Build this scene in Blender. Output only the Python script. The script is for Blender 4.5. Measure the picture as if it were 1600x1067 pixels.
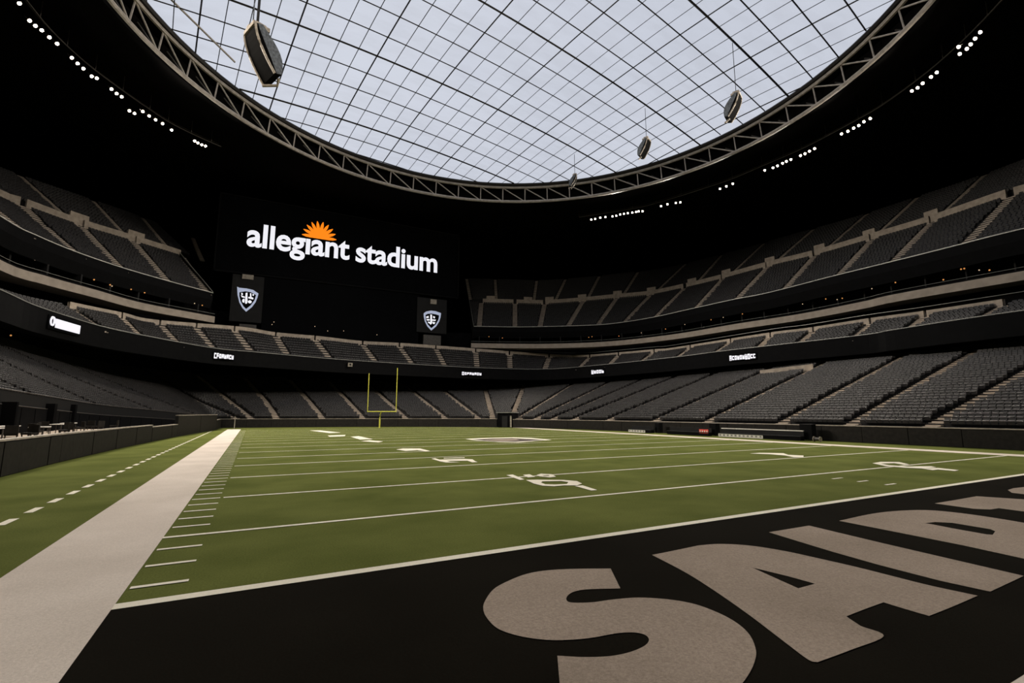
import bpy, bmesh, math, random
import numpy as np
from mathutils import Vector, Matrix
random.seed(7)
rng = np.random.default_rng(7)
scene = bpy.context.scene
for o in list(bpy.data.objects):
    bpy.data.objects.remove(o, do_unlink=True)
COL = scene.collection

# ------------------------------------------------------------------ camera
FPX, CX, CY, CAMZ = 760.83, 800.0, 533.5, 3.0
PITCH, YAW = math.radians(8.337), math.radians(27.775)      # up, to the right of +Y
cd = bpy.data.cameras.new('camera'); cam = bpy.data.objects.new('camera', cd); COL.objects.link(cam)
cd.sensor_width = 36.0; cd.lens = 36.0 * FPX / 1600.0; cd.clip_end = 2000; cd.clip_start = .05
cam.location = (0, 0, CAMZ); cam.rotation_euler = (math.pi/2 + PITCH, 0, -YAW)
scene.camera = cam

# ------------------------------------------------------------------ overcast sky above the clear roof
world = bpy.data.worlds.new('overcast_sky'); scene.world = world; world.use_nodes = True
wn = world.node_tree; wn.nodes.clear()
w_out = wn.nodes.new('ShaderNodeOutputWorld'); w_bg = wn.nodes.new('ShaderNodeBackground')
w_tc = wn.nodes.new('ShaderNodeTexCoord'); w_ns = wn.nodes.new('ShaderNodeTexNoise'); w_rp = wn.nodes.new('ShaderNodeValToRGB')
w_ns.inputs['Scale'].default_value = 3.0; w_ns.inputs['Detail'].default_value = 4
w_rp.color_ramp.elements[0].position = .3; w_rp.color_ramp.elements[0].color = (.66, .69, .78, 1)
w_rp.color_ramp.elements[1].position = .7; w_rp.color_ramp.elements[1].color = (.78, .81, .90, 1)
wn.links.new(w_tc.outputs['Generated'], w_ns.inputs['Vector']); wn.links.new(w_ns.outputs['Fac'], w_rp.inputs['Fac'])
wn.links.new(w_rp.outputs['Color'], w_bg.inputs['Color']); wn.links.new(w_bg.outputs['Background'], w_out.inputs['Surface'])
w_bg.inputs['Strength'].default_value = .95
LAMP_W = 44000.0            # power of one floodlight bank
vs = scene.view_settings
vs.view_transform = 'Standard'; vs.look = 'None'; vs.gamma = 1.0; vs.exposure = 0.0; vs.use_curve_mapping = False
scene.cycles.use_denoising = True

# ------------------------------------------------------------------ pixel -> place helpers
cp, sp = math.cos(PITCH), math.sin(PITCH); cw, sw = math.cos(YAW), math.sin(YAW)
def ray(u, v):
    r, up, w = (u-CX)/FPX, -(v-CY)/FPX, 1.0
    up, w = up*cp + w*sp, w*cp - up*sp
    return np.array([r*cw + w*sw, -r*sw + w*cw, up])
def atz(u, v, z=0.0):
    d = ray(u, v); t = (z-CAMZ)/d[2]
    return np.array([d[0]*t, d[1]*t, z])
def aty(u, v, y):
    d = ray(u, v); t = y/d[1]
    return np.array([d[0]*t, y, CAMZ + d[2]*t])
def proj(P):
    P = np.asarray(P, float); x, y, z = P[..., 0], P[..., 1], P[..., 2]-CAMZ
    r = x*cw - y*sw; w = x*sw + y*cw
    w2 = w*cp + z*sp; u2 = z*cp - w*sp
    return np.stack([CX + FPX*r/w2, CY - FPX*u2/w2, w2], -1)
def px(lst, sx, sy, s):                       # crop coordinates -> photo pixels
    return [(sx + a/s, sy + b/s) for a, b in lst]

# ------------------------------------------------------------------ materials
def mat(name, col, rough=.7, nscale=None, namt=.25, bump=0, metal=0, spec=.3, col2=None, detail=4, place=False):
    m = bpy.data.materials.new(name); m.use_nodes = True
    nt = m.node_tree; b = nt.nodes['Principled BSDF']
    b.inputs['Base Color'].default_value = (*col, 1); b.inputs['Roughness'].default_value = rough
    b.inputs['Metallic'].default_value = metal; b.inputs['Specular IOR Level'].default_value = spec
    if nscale:
        tc = nt.nodes.new('ShaderNodeTexCoord'); ns = nt.nodes.new('ShaderNodeTexNoise'); rp = nt.nodes.new('ShaderNodeValToRGB')
        ns.inputs['Scale'].default_value = nscale; ns.inputs['Detail'].default_value = detail
        c2 = col2 or tuple(c*(1-namt) for c in col); c1 = tuple(min(1, c*(1+namt*.6)) for c in col)
        rp.color_ramp.elements[0].position = .32; rp.color_ramp.elements[1].position = .68
        rp.color_ramp.elements[0].color = (*c2, 1); rp.color_ramp.elements[1].color = (*c1, 1)
        src = nt.nodes.new('ShaderNodeNewGeometry').outputs['Position'] if place else tc.outputs['Object']
        nt.links.new(src, ns.inputs['Vector']); nt.links.new(ns.outputs['Fac'], rp.inputs['Fac'])
        nt.links.new(rp.outputs['Color'], b.inputs['Base Color'])
        if bump:
            bp = nt.nodes.new('ShaderNodeBump'); bp.inputs['Strength'].default_value = bump
            nt.links.new(ns.outputs['Fac'], bp.inputs['Height']); nt.links.new(bp.outputs['Normal'], b.inputs['Normal'])
    return m
def turf(name, c_dark, c_light, patch=None, grain=(.72, 1.22)):
    """woven turf: fine blade grain over broad patches"""
    m = bpy.data.materials.new(name); m.use_nodes = True
    nt = m.node_tree; b = nt.nodes['Principled BSDF']; N = nt.nodes.new; L = nt.links.new
    b.inputs['Roughness'].default_value = 1.0; b.inputs['Specular IOR Level'].default_value = .012
    tc = N('ShaderNodeTexCoord')
    n1 = N('ShaderNodeTexNoise'); n1.inputs['Scale'].default_value = .35; n1.inputs['Detail'].default_value = 5
    n2 = N('ShaderNodeTexNoise'); n2.inputs['Scale'].default_value = 26; n2.inputs['Detail'].default_value = 6; n2.inputs['Roughness'].default_value = .75
    r1 = N('ShaderNodeValToRGB'); r2 = N('ShaderNodeValToRGB')
    r1.color_ramp.elements[0].position = .3; r1.color_ramp.elements[1].position = .7
    r1.color_ramp.elements[0].color = (*c_dark, 1); r1.color_ramp.elements[1].color = (*c_light, 1)
    r2.color_ramp.elements[0].position = .3; r2.color_ramp.elements[1].position = .7
    r2.color_ramp.elements[0].color = (grain[0],)*3 + (1,); r2.color_ramp.elements[1].color = (grain[1],)*3 + (1,)
    mx = N('ShaderNodeMix'); mx.data_type = 'RGBA'; mx.blend_type = 'MULTIPLY'; mx.inputs['Factor'].default_value = 1
    L(tc.outputs['Object'], n1.inputs['Vector']); L(tc.outputs['Object'], n2.inputs['Vector'])
    L(n1.outputs['Fac'], r1.inputs['Fac']); L(n2.outputs['Fac'], r2.inputs['Fac'])
    L(r1.outputs['Color'], mx.inputs['A']); L(r2.outputs['Color'], mx.inputs['B']); L(mx.outputs['Result'], b.inputs['Base Color'])
    bp = N('ShaderNodeBump'); bp.inputs['Strength'].default_value = .35; bp.inputs['Distance'].default_value = .02
    L(n2.outputs['Fac'], bp.inputs['Height']); L(bp.outputs['Normal'], b.inputs['Normal'])
    return m
def emit(name, col, s):
    m = bpy.data.materials.new(name); m.use_nodes = True; nt = m.node_tree
    b = nt.nodes['Principled BSDF']; b.inputs['Base Color'].default_value = (*[c*.3 for c in col], 1)
    b.inputs['Emission Color'].default_value = (*col, 1); b.inputs['Emission Strength'].default_value = s
    return m
M = {}
M['grass'] = turf('green_turf', (.082, .097, .024), (.125, .140, .039))
M['endzone'] = turf('black_turf', (.0062, .0053, .0036), (.0092, .0079, .0055))
M['letter'] = turf('silver_turf', (.265, .217, .175), (.335, .275, .226), grain=(.7, 1.25))
M['border'] = turf('white_turf', (.55, .485, .425), (.66, .59, .525), grain=(.84, 1.1))
M['line'] = turf('white_line_turf', (.70, .66, .55), (.82, .78, .66), grain=(.88, 1.08))
M['logo_dark'] = turf('dark_logo_turf', (.05, .045, .04), (.12, .1, .09))
M['pad'] = mat('black_wall_padding', (.017, .0152, .013), .7, 3, .3, spec=.15)
M['pad_joint'] = mat('wall_backing', (.006, .006, .006), .8, 5, .3)
M['cap'] = mat('pale_wall_cap', (.33, .29, .24), .6, 2, .3)
M['concrete'] = mat('beige_concrete', (.40, .338, .276), .9, 1.2, .22)
M['fascia_beige'] = mat('beige_fascia_panel', (.34, .29, .24), .8, .8, .15)
M['terrace'] = mat('dark_terrace_concrete', (.020, .019, .019), .9, 2, .35)
M['seat'] = mat('charcoal_seat_plastic', (.028, .0268, .0275), .5, 1.3, .4, spec=.35, place=True)
M['dark'] = mat('black_fascia', (.0038, .0039, .0043), .8, 1.5, .3, spec=.08)
M['black'] = mat('matt_black_ceiling', (.0030, .0028, .0027), .95, .3, .4, spec=.05)
M['blackwall'] = mat('matt_black_wall', (.0045, .0045, .005), .95, .4, .4, spec=.05)
M['rail'] = mat('bright_rail', (.62, .60, .55), .4, 4, .15)
M['rail_dim'] = mat('grey_rail', (.26, .26, .24), .5, 4, .2)
M['steel'] = mat('painted_truss_steel', (.36, .32, .275), .5, 1.5, .25)
M['steel_dark'] = mat('dark_steel', (.05, .045, .04), .5, 2, .3)
M['cable'] = mat('dark_roof_cable', (.012, .010, .008), .6, 3, .3)
M['screen'] = mat('unlit_screen', (.0016, .0018, .0024), .8, .5, .3, spec=.05)
M['panel_dark'] = mat('dark_sign_panel', (.008, .008, .008), .8, 1, .3)
M['yellow'] = mat('yellow_goal_paint', (.62, .60, .09), .4, 3, .12)
M['white'] = mat('white_paint', (.72, .69, .64), .5, 6, .12)
M['red'] = mat('red_sign', (.75, .09, .07), .5, 8, .1)
M['speaker'] = mat('black_speaker_cloth', (.003, .0028, .0026), .95, 8, .3, spec=.03)
M['speaker_frame'] = mat('pale_speaker_frame', (.40, .34, .27), .6, 3, .35)
M['speaker_grey'] = mat('grey_speaker_side', (.11, .12, .13), .6, 3, .5)
M['wood'] = mat('tan_patio_floor', (.30, .24, .18), .8, 3, .25)
M['led_white'] = emit('lit_white_led', (.93, .93, 1.0), .86)
M['led_sign'] = emit('lit_sign_led', (.95, .93, 1.0), .85)
M['led_blue'] = emit('lit_blue_grey_led', (.42, .47, .62), .75)
M['led_orange'] = emit('lit_orange_led', (1.0, .235, .002), 1.0)
M['lens'] = emit('lit_floodlight_lens', (1.0, .84, .66), 16)
M['lamp_orange'] = emit('warm_lamp', (1.0, .42, .12), .6)
M['lamp_white'] = emit('pale_lamp', (1.0, .72, .45), .6)
def etfe():
    m = bpy.data.materials.new('clear_roof_film'); m.use_nodes = True; nt = m.node_tree; nt.nodes.clear()
    N = nt.nodes.new; L = nt.links.new
    o = N('ShaderNodeOutputMaterial'); tr = N('ShaderNodeBsdfTransparent'); tl = N('ShaderNodeBsdfTranslucent'); mx = N('ShaderNodeMixShader')
    tc = N('ShaderNodeTexCoord'); ns = N('ShaderNodeTexNoise'); ns.inputs['Scale'].default_value = .16; ns.inputs['Detail'].default_value = 5
    mp = N('ShaderNodeMapping'); mp.inputs['Scale'].default_value = (1, 3, 1)
    rp = N('ShaderNodeValToRGB'); rp.color_ramp.elements[0].color = (.86, .86, .86, 1); rp.color_ramp.elements[1].color = (.93, .935, .94, 1)
    rp.color_ramp.elements[0].position = .3; rp.color_ramp.elements[1].position = .6
    L(tc.outputs['Object'], mp.inputs['Vector']); L(mp.outputs['Vector'], ns.inputs['Vector']); L(ns.outputs['Fac'], rp.inputs['Fac'])
    L(rp.outputs['Color'], tr.inputs['Color']); tl.inputs['Color'].default_value = (.8, .82, .86, 1); mx.inputs['Fac'].default_value = .22
    L(tr.outputs[0], mx.inputs[1]); L(tl.outputs[0], mx.inputs[2]); L(mx.outputs[0], o.inputs['Surface'])
    return m
M['film'] = etfe()

# ------------------------------------------------------------------ object helpers
def link(name, me, parent=None):
    o = bpy.data.objects.new(name, me); COL.objects.link(o)
    if parent: o.parent = parent
    return o
def tag(o, label=None, cat=None, group=None, kind=None):
    if label: o['label'] = label
    if cat: o['category'] = cat
    if group: o['group'] = group
    if kind: o['kind'] = kind
    return o
def thing(name, label, cat, loc=(0, 0, 0), rz=0, group=None):
    o = bpy.data.objects.new(name, None); COL.objects.link(o); o.empty_display_size = .1
    o.location = loc; o.rotation_euler = (0, 0, rz)
    return tag(o, label, cat, group)
def struct(name, me, parent=None):
    o = link(name, me, parent)
    if not parent: o['kind'] = 'structure'
    return o
def mesh(name, verts, faces, m, smooth=False):
    me = bpy.data.meshes.new(name); me.from_pydata([tuple(map(float, v)) for v in verts], [], [tuple(map(int, f)) for f in faces]); me.update()
    me.materials.append(m)
    if smooth: me.shade_smooth()
    return me
class MB:
    def __init__(s): s.v = []; s.f = []
    def box(s, c, size, ax=None):
        """box centred at c; ax = 3 axis vectors"""
        c = np.asarray(c, float); hx, hy, hz = [a/2 for a in size]
        X, Y, Z = ax if ax is not None else (np.array([1, 0, 0]), np.array([0, 1, 0]), np.array([0, 0, 1]))
        X, Y, Z = map(lambda q: np.asarray(q, float), (X, Y, Z)); b = len(s.v)
        for sz in (-1, 1):
            for sx, sy in ((-1, -1), (1, -1), (1, 1), (-1, 1)):
                s.v.append(c + X*hx*sx + Y*hy*sy + Z*hz*sz)
        s.f += [(b+3, b+2, b+1, b), (b+4, b+5, b+6, b+7)] + [(b+i, b+(i+1) % 4, b+4+(i+1) % 4, b+4+i) for i in range(4)]
        return s
    def tube(s, pts, r, n=6, closed=False):
        pts = [np.asarray(p, float) for p in pts]; b = len(s.v); k = len(pts)
        for i, p in enumerate(pts):
            a = pts[(i-1) % k] if (closed or i > 0) else p; c = pts[(i+1) % k] if (closed or i < k-1) else p
            d = c-a; d = d/(np.linalg.norm(d)+1e-9)
            up = np.array([0, 0, 1.]) if abs(d[2]) < .9 else np.array([1., 0, 0])
            e1 = np.cross(d, up); e1 /= np.linalg.norm(e1); e2 = np.cross(e1, d)
            rr = r[i] if isinstance(r, (list, tuple)) else r
            for j in range(n):
                t = 2*math.pi*j/n; s.v.append(p + rr*(math.cos(t)*e1 + math.sin(t)*e2))
        for i in range(k if closed else k-1):
            for j in range(n):
                s.f.append((b+i*n+j, b+i*n+(j+1) % n, b+((i+1) % k)*n+(j+1) % n, b+((i+1) % k)*n+j))
        if not closed:
            s.f.append(tuple(b+j for j in reversed(range(n)))); s.f.append(tuple(b+(k-1)*n+j for j in range(n)))
        return s
    def loft(s, rows, closed=False, flip=False):
        """rows: list of equal-length point lists"""
        b = len(s.v); n = len(rows[0])
        for r in rows: s.v += [np.asarray(p, float) for p in r]
        for i in range(len(rows)-1):
            for j in range(n if closed else n-1):
                q = (b+i*n+j, b+i*n+(j+1) % n, b+(i+1)*n+(j+1) % n, b+(i+1)*n+j)
                s.f.append(q[::-1] if flip else q)
        return s
    def poly(s, pts, z=None):
        b = len(s.v); s.v += [np.asarray(p, float) for p in pts]; s.f.append(tuple(range(b, b+len(pts)))); return s
    def mesh(s, name, m, smooth=False): return mesh(name, s.v, s.f, m, smooth)
    def build(s, name, m, parent=None, smooth=False): return link(name, s.mesh(name, m, smooth), parent)
def flat_poly(name, outer, holes, m, parent, z=None, thick=0.0):
    """filled outline (list of 3d points), with holes, as a flat mesh"""
    bm = bmesh.new(); es = []
    for loop in [outer] + list(holes):
        vs_ = [bm.verts.new((float(p[0]), float(p[1]), float(p[2] if z is None else z))) for p in loop]
        es += [bm.edges.new((vs_[i], vs_[(i+1) % len(vs_)])) for i in range(len(vs_))]
    bmesh.ops.triangle_fill(bm, edges=es, use_beauty=True)
    bmesh.ops.recalc_face_normals(bm, faces=bm.faces)
    me = bpy.data.meshes.new(name); bm.to_mesh(me); bm.free(); me.materials.append(m)
    return link(name, me, parent)
def spline(pts, n=8):
    """Catmull-Rom through points"""
    P = [np.asarray(p, float) for p in pts]; P = [2*P[0]-P[1]] + P + [2*P[-1]-P[-2]]; out = []
    for i in range(1, len(P)-2):
        for t in np.linspace(0, 1, n, endpoint=False):
            a, b, c, d = P[i-1], P[i], P[i+1], P[i+2]
            out.append(.5*((2*b) + (c-a)*t + (2*a-5*b+4*c-d)*t*t + (3*b-a-3*c+d)*t**3))
    out.append(P[-2]); return out

# ================================================================== SETTING
# ------------------------------------------------------------------ ground and field (x across the field, y along it)
SL, SLO = -1.72, -3.88          # left sideline border, inner and outer edge
SR, SRO = 47.3, 49.4
GOAL = 10.05
gm = MB(); gm.loft([[(40+155*math.cos(a), 60+155*math.sin(a), -.06) for a in np.linspace(0, 2*math.pi, 96, endpoint=False)],
                    [(40, 60, -.06)]*96], closed=True)
ground = struct('floor_slab', gm.mesh('floor_slab', M['terrace']))
wall_path = [(-10.3, -20), (-10.3, 20), (-10.3, 40), (-9.9, 52), (-9.2, 63.5), (-8.4, 76), (-5.6, 103), (-5.5, 115.5), (8, 113.0), (20, 110), (32, 104.5), (43, 97), (50, 85.5), (53.6, 73), (55, 60), (55, 40), (55, 0), (55, -30)]
fl = MB(); fl.poly([(x, y, 0) for x, y in reversed(wall_path)])
floor = struct('floor', fl.mesh('floor', M['grass']))
tag(floor, 'green turf football field with white yard lines', None)
def rect(name, x0, x1, y0, y1, m, z=.012):
    return MB().poly([(x0, y0, z), (x1, y0, z), (x1, y1, z), (x0, y1, z)]).build(name, m, floor)
# left border strip, slightly narrowing in steps of its own grain
rect('sideline_border', SLO, SL, -12, 104, M['border'])
rect('sideline_border', SR, SRO, -12, 96, M['border'])
rect('end_zone', SL, SR, 2.66, GOAL-.12, M['endzone'], .008)
rect('end_line_border', SL, SR, -1.5, 2.66, M['border'], .010)
rect('goal_line', SL, SR, GOAL-.13, GOAL+.13, M['line'], .016)
yards = [14.87, 20.75, 26.75, 32.5, 37.7] + [37.7+5.5*i for i in range(1, 12)]
for i, y in enumerate(yards):
    if y > 99: break
    rect('yard_line', SL if i == 0 else -.72, SR, y-.085, y+.085, M['line'])
ticks = [10.98, 12.33, 13.66]
prev = yards[0]
for y in yards[1:]:
    ticks += list(np.linspace(prev, y, 6)[1:-1]) if y <= 60 else []
    ticks += [y] if y <= 60 else []
    prev = y
for y in ticks:
    rect('hash_mark', SL+.05, -.82, y-.065, y+.065, M['line'])
for y in [11.36, 12.43, 13.5]:
    rect('hash_mark', 23.7, 24.5, y-.06, y+.06, M['line'])
# far marks beyond the ticks: a lighter inner strip of dense short lines
for y in np.arange(61, 98, 1.2):
    rect('hash_mark', SL+.05, -.82, y-.05, y+.05, M['line'])
# dashed line left of the border
y = 16.6
while y < 96:
    rect('dashed_line', -5.82-.11, -5.82+.11, y, y+.95, M['line']); y += 1.9
# end zone letters traced on the turf
def ground_poly(name, crop, sx, sy, s, m, holes=(), corners=None, z=.018):
    o = [atz(u, v) for u, v in px(crop, sx, sy, s)]
    if corners:                                  # round the outline between its corner points
        n = len(o); d = []
        for a, b in zip(corners, corners[1:] + [corners[0]+n]):
            seg = [o[i % n] for i in range(a, b+1)]
            d += spline(seg, 5)[:-1] if len(seg) > 2 else seg[:-1]
        o = d
    h = [[atz(u, v) for u, v in px(hh, sx, sy, s)] for hh in holes]
    return flat_poly(name, o, h, m, floor, z)
S_ = [(745, 103), (798, 212), (620, 217), (540, 232), (505, 262), (525, 288), (640, 288), (760, 272), (900, 262), (1060, 272), (1200, 297), (1330, 345), (1430, 400), (1500, 465), (1535, 550), (1525, 620), (1490, 690), (1440, 750), (1350, 800), (1150, 845), (900, 860), (700, 845), (475, 820), (455, 580), (600, 587), (740, 582), (850, 560), (930, 525), (953, 492), (930, 465), (870, 453), (780, 457), (640, 482), (500, 494), (380, 492), (240, 470), (130, 430), (70, 370), (52, 320), (65, 275), (110, 215), (190, 170), (290, 132), (400, 113), (540, 105)]
ground_poly('painted_letter', S_, 740, 860, 3.478, M['letter'], corners=[0, 1, 22, 23])
A_ = [(50, 342), (150, 322), (245, 302), (330, 296), (450, 302), (600, 325), (760, 360), (900, 392), (1050, 430), (1200, 468), (1408, 513), (1300, 560), (1205, 598), (1110, 570), (1015, 541), (930, 572), (860, 600), (920, 640), (1017, 682), (880, 740), (740, 792), (700, 780), (600, 705), (450, 590), (300, 485), (180, 410)]
ground_poly('painted_letter', A_, 1000, 740, 2.667, M['letter'], corners=[0, 2, 10, 12, 14, 16, 18-1, 20], holes=[[(468, 395), (620, 432), (730, 463), (660, 482), (560, 437)]])
I_ = [(537, 247), (705, 219), (800, 242), (1000, 290), (1300, 360), (1600, 430), (1460, 496), (1250, 450), (1000, 385), (800, 328), (650, 282)]
ground_poly('painted_letter', I_, 1000, 740, 2.667, M['letter'])
D_ = [(60, 398), (300, 345), (480, 320), (700, 308), (900, 315), (1200, 350), (1600, 415), (1830, 470), (1960, 540), (2010, 620), (2010, 700), (1960, 760), (1800, 760), (1600, 715), (1100, 605), (600, 505)]
ground_poly('painted_letter', D_, 1300, 740, 5.333, M['letter'], holes=[[(775, 418), (860, 408), (1000, 415), (1320, 468), (1362, 485), (1340, 515), (1290, 512), (1000, 460), (850, 430)]], corners=[0, 12, 13, 14, 15])
E_ = [(855, 252), (1000, 228), (1205, 192), (1600, 218), (1900, 245), (2100, 275), (2100, 380), (1900, 352), (1600, 320), (1390, 292), (1320, 303), (1180, 297), (1000, 272)]
ground_poly('painted_letter', E_, 1300, 740, 5.333, M['letter'])
F_ = [(1465, 140), (1510, 125), (1600, 115), (1900, 125), (1980, 150), (1980, 200), (1800, 190), (1600, 175), (1500, 163)]
ground_poly('painted_letter', F_, 1300, 740, 5.333, M['letter'])
# yard numbers
def num(polys, sx, sy, s):
    for q in polys:
        o, h = (q[0], [q[1]]) if isinstance(q[0], list) else (q, [])
        ground_poly('field_number', o, sx, sy, s, M['line'], holes=h, z=.022)
num([[(850, 346), (893, 342), (975, 376), (945, 380)], [(965, 345), (1010, 340), (1050, 358), (1000, 362)],
     [[(1060, 345), (1090, 336), (1165, 340), (1195, 357), (1150, 362), (1080, 355)], [(1095, 346), (1140, 344), (1150, 352), (1110, 353)]],
     [[(985, 380), (1060, 378), (1250, 380), (1340, 388), (1375, 405), (1340, 418), (1250, 418), (1180, 424), (1100, 420), (1040, 405)],
      [(1100, 390), (1230, 388), (1280, 395), (1270, 408), (1190, 412), (1120, 410), (1090, 398)]],
     [(1325, 422), (1380, 418), (1480, 450), (1440, 454)],
     [(330, 232), (355, 228), (385, 238), (560, 233), (615, 236), (635, 250), (650, 255), (612, 257), (580, 245), (435, 246), (460, 252), (530, 256), (430, 258), (390, 250)],
     [(415, 226), (560, 222), (560, 226), (415, 230)],
     [(85, 167), (130, 160), (250, 160), (320, 177), (290, 180), (230, 172), (150, 177)]], 600, 665, 4.444)
num([[(850, 130), (900, 122), (1010, 123), (1070, 137), (1040, 140), (980, 130), (900, 132), (950, 142), (1060, 150), (1200, 148), (1230, 155), (1150, 162), (1050, 158), (930, 148)],
     [(1145, 162), (1240, 158), (1365, 172), (1340, 177), (1240, 168), (1210, 172)],
     [(120, 72), (180, 68), (320, 70), (350, 80), (440, 84), (440, 94), (380, 94), (330, 84), (240, 76)]], 1140, 690, 3.81)
num([[(735, 771), (800, 770), (930, 784), (860, 787)], [(848, 803), (960, 798), (955, 806), (860, 810)],
     [(990, 810), (1040, 806), (1130, 825), (1050, 828)], [(1055, 838), (1110, 832), (1195, 840), (1165, 846)]], 300, 480, 4)
flat_poly('midfield_emblem', [atz(*p) for p in [(727, 686), (760, 684.3), (800, 683.4), (830, 684.3), (862, 687.5), (840, 689), (810, 691.5), (780, 691), (745, 688.5)]], [], M['line'], floor, .018)
flat_poly('midfield_emblem', [atz(*p) for p in [(737, 687), (770, 685.4), (800, 684.8), (832, 686.4), (852, 688), (805, 690.4), (772, 690), (747, 688)]], [], M['logo_dark'], floor, .024)
flat_poly('midfield_emblem', [atz(*p) for p in [(757, 687.6), (780, 686.3), (806, 686.2), (812, 688), (790, 689.4), (768, 689)]], [], M['letter'], floor, .030)

# ------------------------------------------------------------------ field walls with separate padding panels
def wall_run(name, pts, h, step, cap=True, z0=0.0, inset=.25):
    """padded wall: backing + panels + cap along a polyline, field on the right-hand side of travel"""
    P = [np.array(p, float) for p in pts]
    bk = MB(); cp_ = MB()
    for a, b in zip(P[:-1], P[1:]):
        d = b-a; L = np.linalg.norm(d); d /= L; n = np.array([-d[1], d[0]])       # away from the field
        ax = (np.array([d[0], d[1], 0]), np.array([n[0], n[1], 0]), np.array([0, 0, 1.]))
        m_ = (a+b)/2 + n*.22
        bk.box((m_[0], m_[1], z0+h/2-.03), (L+.05, .30, h-.06), ax)
        m_ = (a+b)/2 + n*.16
        cp_.box((m_[0], m_[1], z0+h+.035), (L+.05, .36, .09), ax)
    root = struct(name, bk.mesh(name, M['pad_joint']))
    if cap: cp_.build('wall_cap', M['cap'], root)
    for a, b in zip(P[:-1], P[1:]):
        d = b-a; L = np.linalg.norm(d); d /= L; n = np.array([-d[1], d[0]])
        ax = (np.array([d[0], d[1], 0]), np.array([n[0], n[1], 0]), np.array([0, 0, 1.]))
        k = max(1, round(L/step)); w = L/k
        for i in range(k):
            c = a + d*(i+.5)*w + n*(.035+.012*((i*7) % 3-1))
            MB().box((c[0], c[1], z0+h/2-.02), (w-.05, .09, h-.10), ax).build('wall_panel', M['pad'], root)
    return root
WL = wall_run('wall_left', wall_path[:5], 1.68, 2.0)
WL2 = wall_run('wall_left_end', wall_path[4:6], 1.5, 3.1)
WL3 = wall_run('wall_left_tall', wall_path[5:7], 2.65, 4.5)
bq = np.array([43, 97.]); bdv = np.array([7, -11.5])/math.hypot(7, 11.5)
BOOTH = bq + bdv*6.6
WF = wall_run('wall_far', wall_path[6:12] + [tuple(BOOTH-bdv*1.95)], 1.72, 4.0)
WR = wall_run('wall_right', [tuple(BOOTH+bdv*1.95)] + wall_path[12:], 1.62, 4.0)

# ------------------------------------------------------------------ plan curves of the bowl, traced from the photo at constant heights
C0 = np.array([32.0, 55.0])
class Curve:
    def __init__(s, pts, n=10):
        P = np.array(spline(pts, n)); a = np.degrees(np.arctan2(P[:, 1]-C0[1], P[:, 0]-C0[0])); a = np.where(a < -110, a+360, a)
        r = np.hypot(P[:, 0]-C0[0], P[:, 1]-C0[1]); o = np.argsort(a); s.a, s.r, s.z = a[o], r[o], P[o, 2]
    def rz(s, t): return np.interp(t, s.a, s.r), np.interp(t, s.a, s.z)
    def at(s, t, dr=0.0, dz=0.0):
        t = np.asarray(t, float); r, z = s.rz(t); q = np.radians(t)
        return np.stack([C0[0]+(r+dr)*np.cos(q), C0[1]+(r+dr)*np.sin(q), z+dz], -1)
    def hit(s, u, v, dr=0.0):
        """the point over the curve (plan) that the pixel looks at"""
        d = ray(u, v); best = None
        ts = np.linspace(20, 260, 4801); P = np.stack([d[0]*ts, d[1]*ts], -1)
        a = np.degrees(np.arctan2(P[:, 1]-C0[1], P[:, 0]-C0[0])); a = np.where(a < -110, a+360, a)
        rr = np.hypot(P[:, 0]-C0[0], P[:, 1]-C0[1]) - (s.rz(a)[0]+dr)
        i = np.argmax(rr > 0) if (rr > 0).any() else -1
        # skip a start outside the bowl
        j = np.where((rr[:-1] <= 0) & (rr[1:] > 0))[0]
        if len(j): i = j[-1]+1
        return np.array([P[i, 0], P[i, 1], CAMZ + d[2]*ts[i]]), a[i]
def traced(lst, z): return [tuple(atz(u, v, z)) for u, v in lst]
def ordered(*parts): return [p for q in parts for p in q]

zMF = 14.9
MF = Curve(ordered([(-25, 10, zMF), (-25, 50, zMF)], traced([(0, 466), (50, 487), (112, 506), (160, 519), (225, 532), (332, 550), (400, 556), (520, 566), (650, 574), (750, 579), (850, 581), (925, 576), (1050, 564), (1125, 555), (1200, 547), (1350, 531), (1400, 523), (1600, 495)], zMF), [(85.5, 0, zMF), (85.5, -40, zMF)]))
MBl = [(-31, 10, 17.8), (-30.5, 55, 17.8)]
for (u, v), k in zip([(0, 457), (112, 482), (192, 497), (242, 507), (377, 517), (430, 525), (500, 531), (565, 538), (627, 541), (685, 545), (862, 558), (915, 559), (962, 556), (1025, 551), (1050, 549), (1200, 527), (1260, 520), (1355, 506), (1435, 496), (1535, 482)],
                     [14.8, 15, 15.8, 16.5, 18.2, 18.4, 18.4, 18.3, 18.3, 18.2, 17.4, 16.8, 16.0, 15.5, 15.4, 15.2, 15.1, 15.1, 15, 15]):
    MBl.append(tuple(atz(u, v, 3+k)))
MBc = Curve(MBl + [(93, 0, 18.0), (93, -40, 18.0)])
zSF = 23.0
sf_left = traced([(0, 415), (65, 437), (150, 460), (225, 480), (335, 500)], zSF)
sf_right = traced([(736, 540), (850, 541), (950, 537.5), (1050, 527), (1150, 511), (1250, 496), (1350, 477), (1400, 466), (1600, 431)], zSF)
SF = Curve(ordered([(-33, 10, zSF), (-33, 60, zSF)], sf_left, [(5, 134, zSF), (25, 138.5, zSF), (42, 138.5, zSF)], sf_right, [(100, 0, zSF), (100, -40, zSF)]))
zUF, zUX = 29.0, 41.4
uf_left = traced([(0, 346), (57, 375), (122, 401), (195, 425), (270, 446), (332, 462)], zUF)
uf_right = traced([(740, 513), (800, 514), (850, 513.5), (930, 511), (972, 507), (1022, 499), (1082, 486), (1147, 472), (1200, 462), (1300, 437), (1400, 413), (1500, 388.5), (1600, 364)], zUF)
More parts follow.
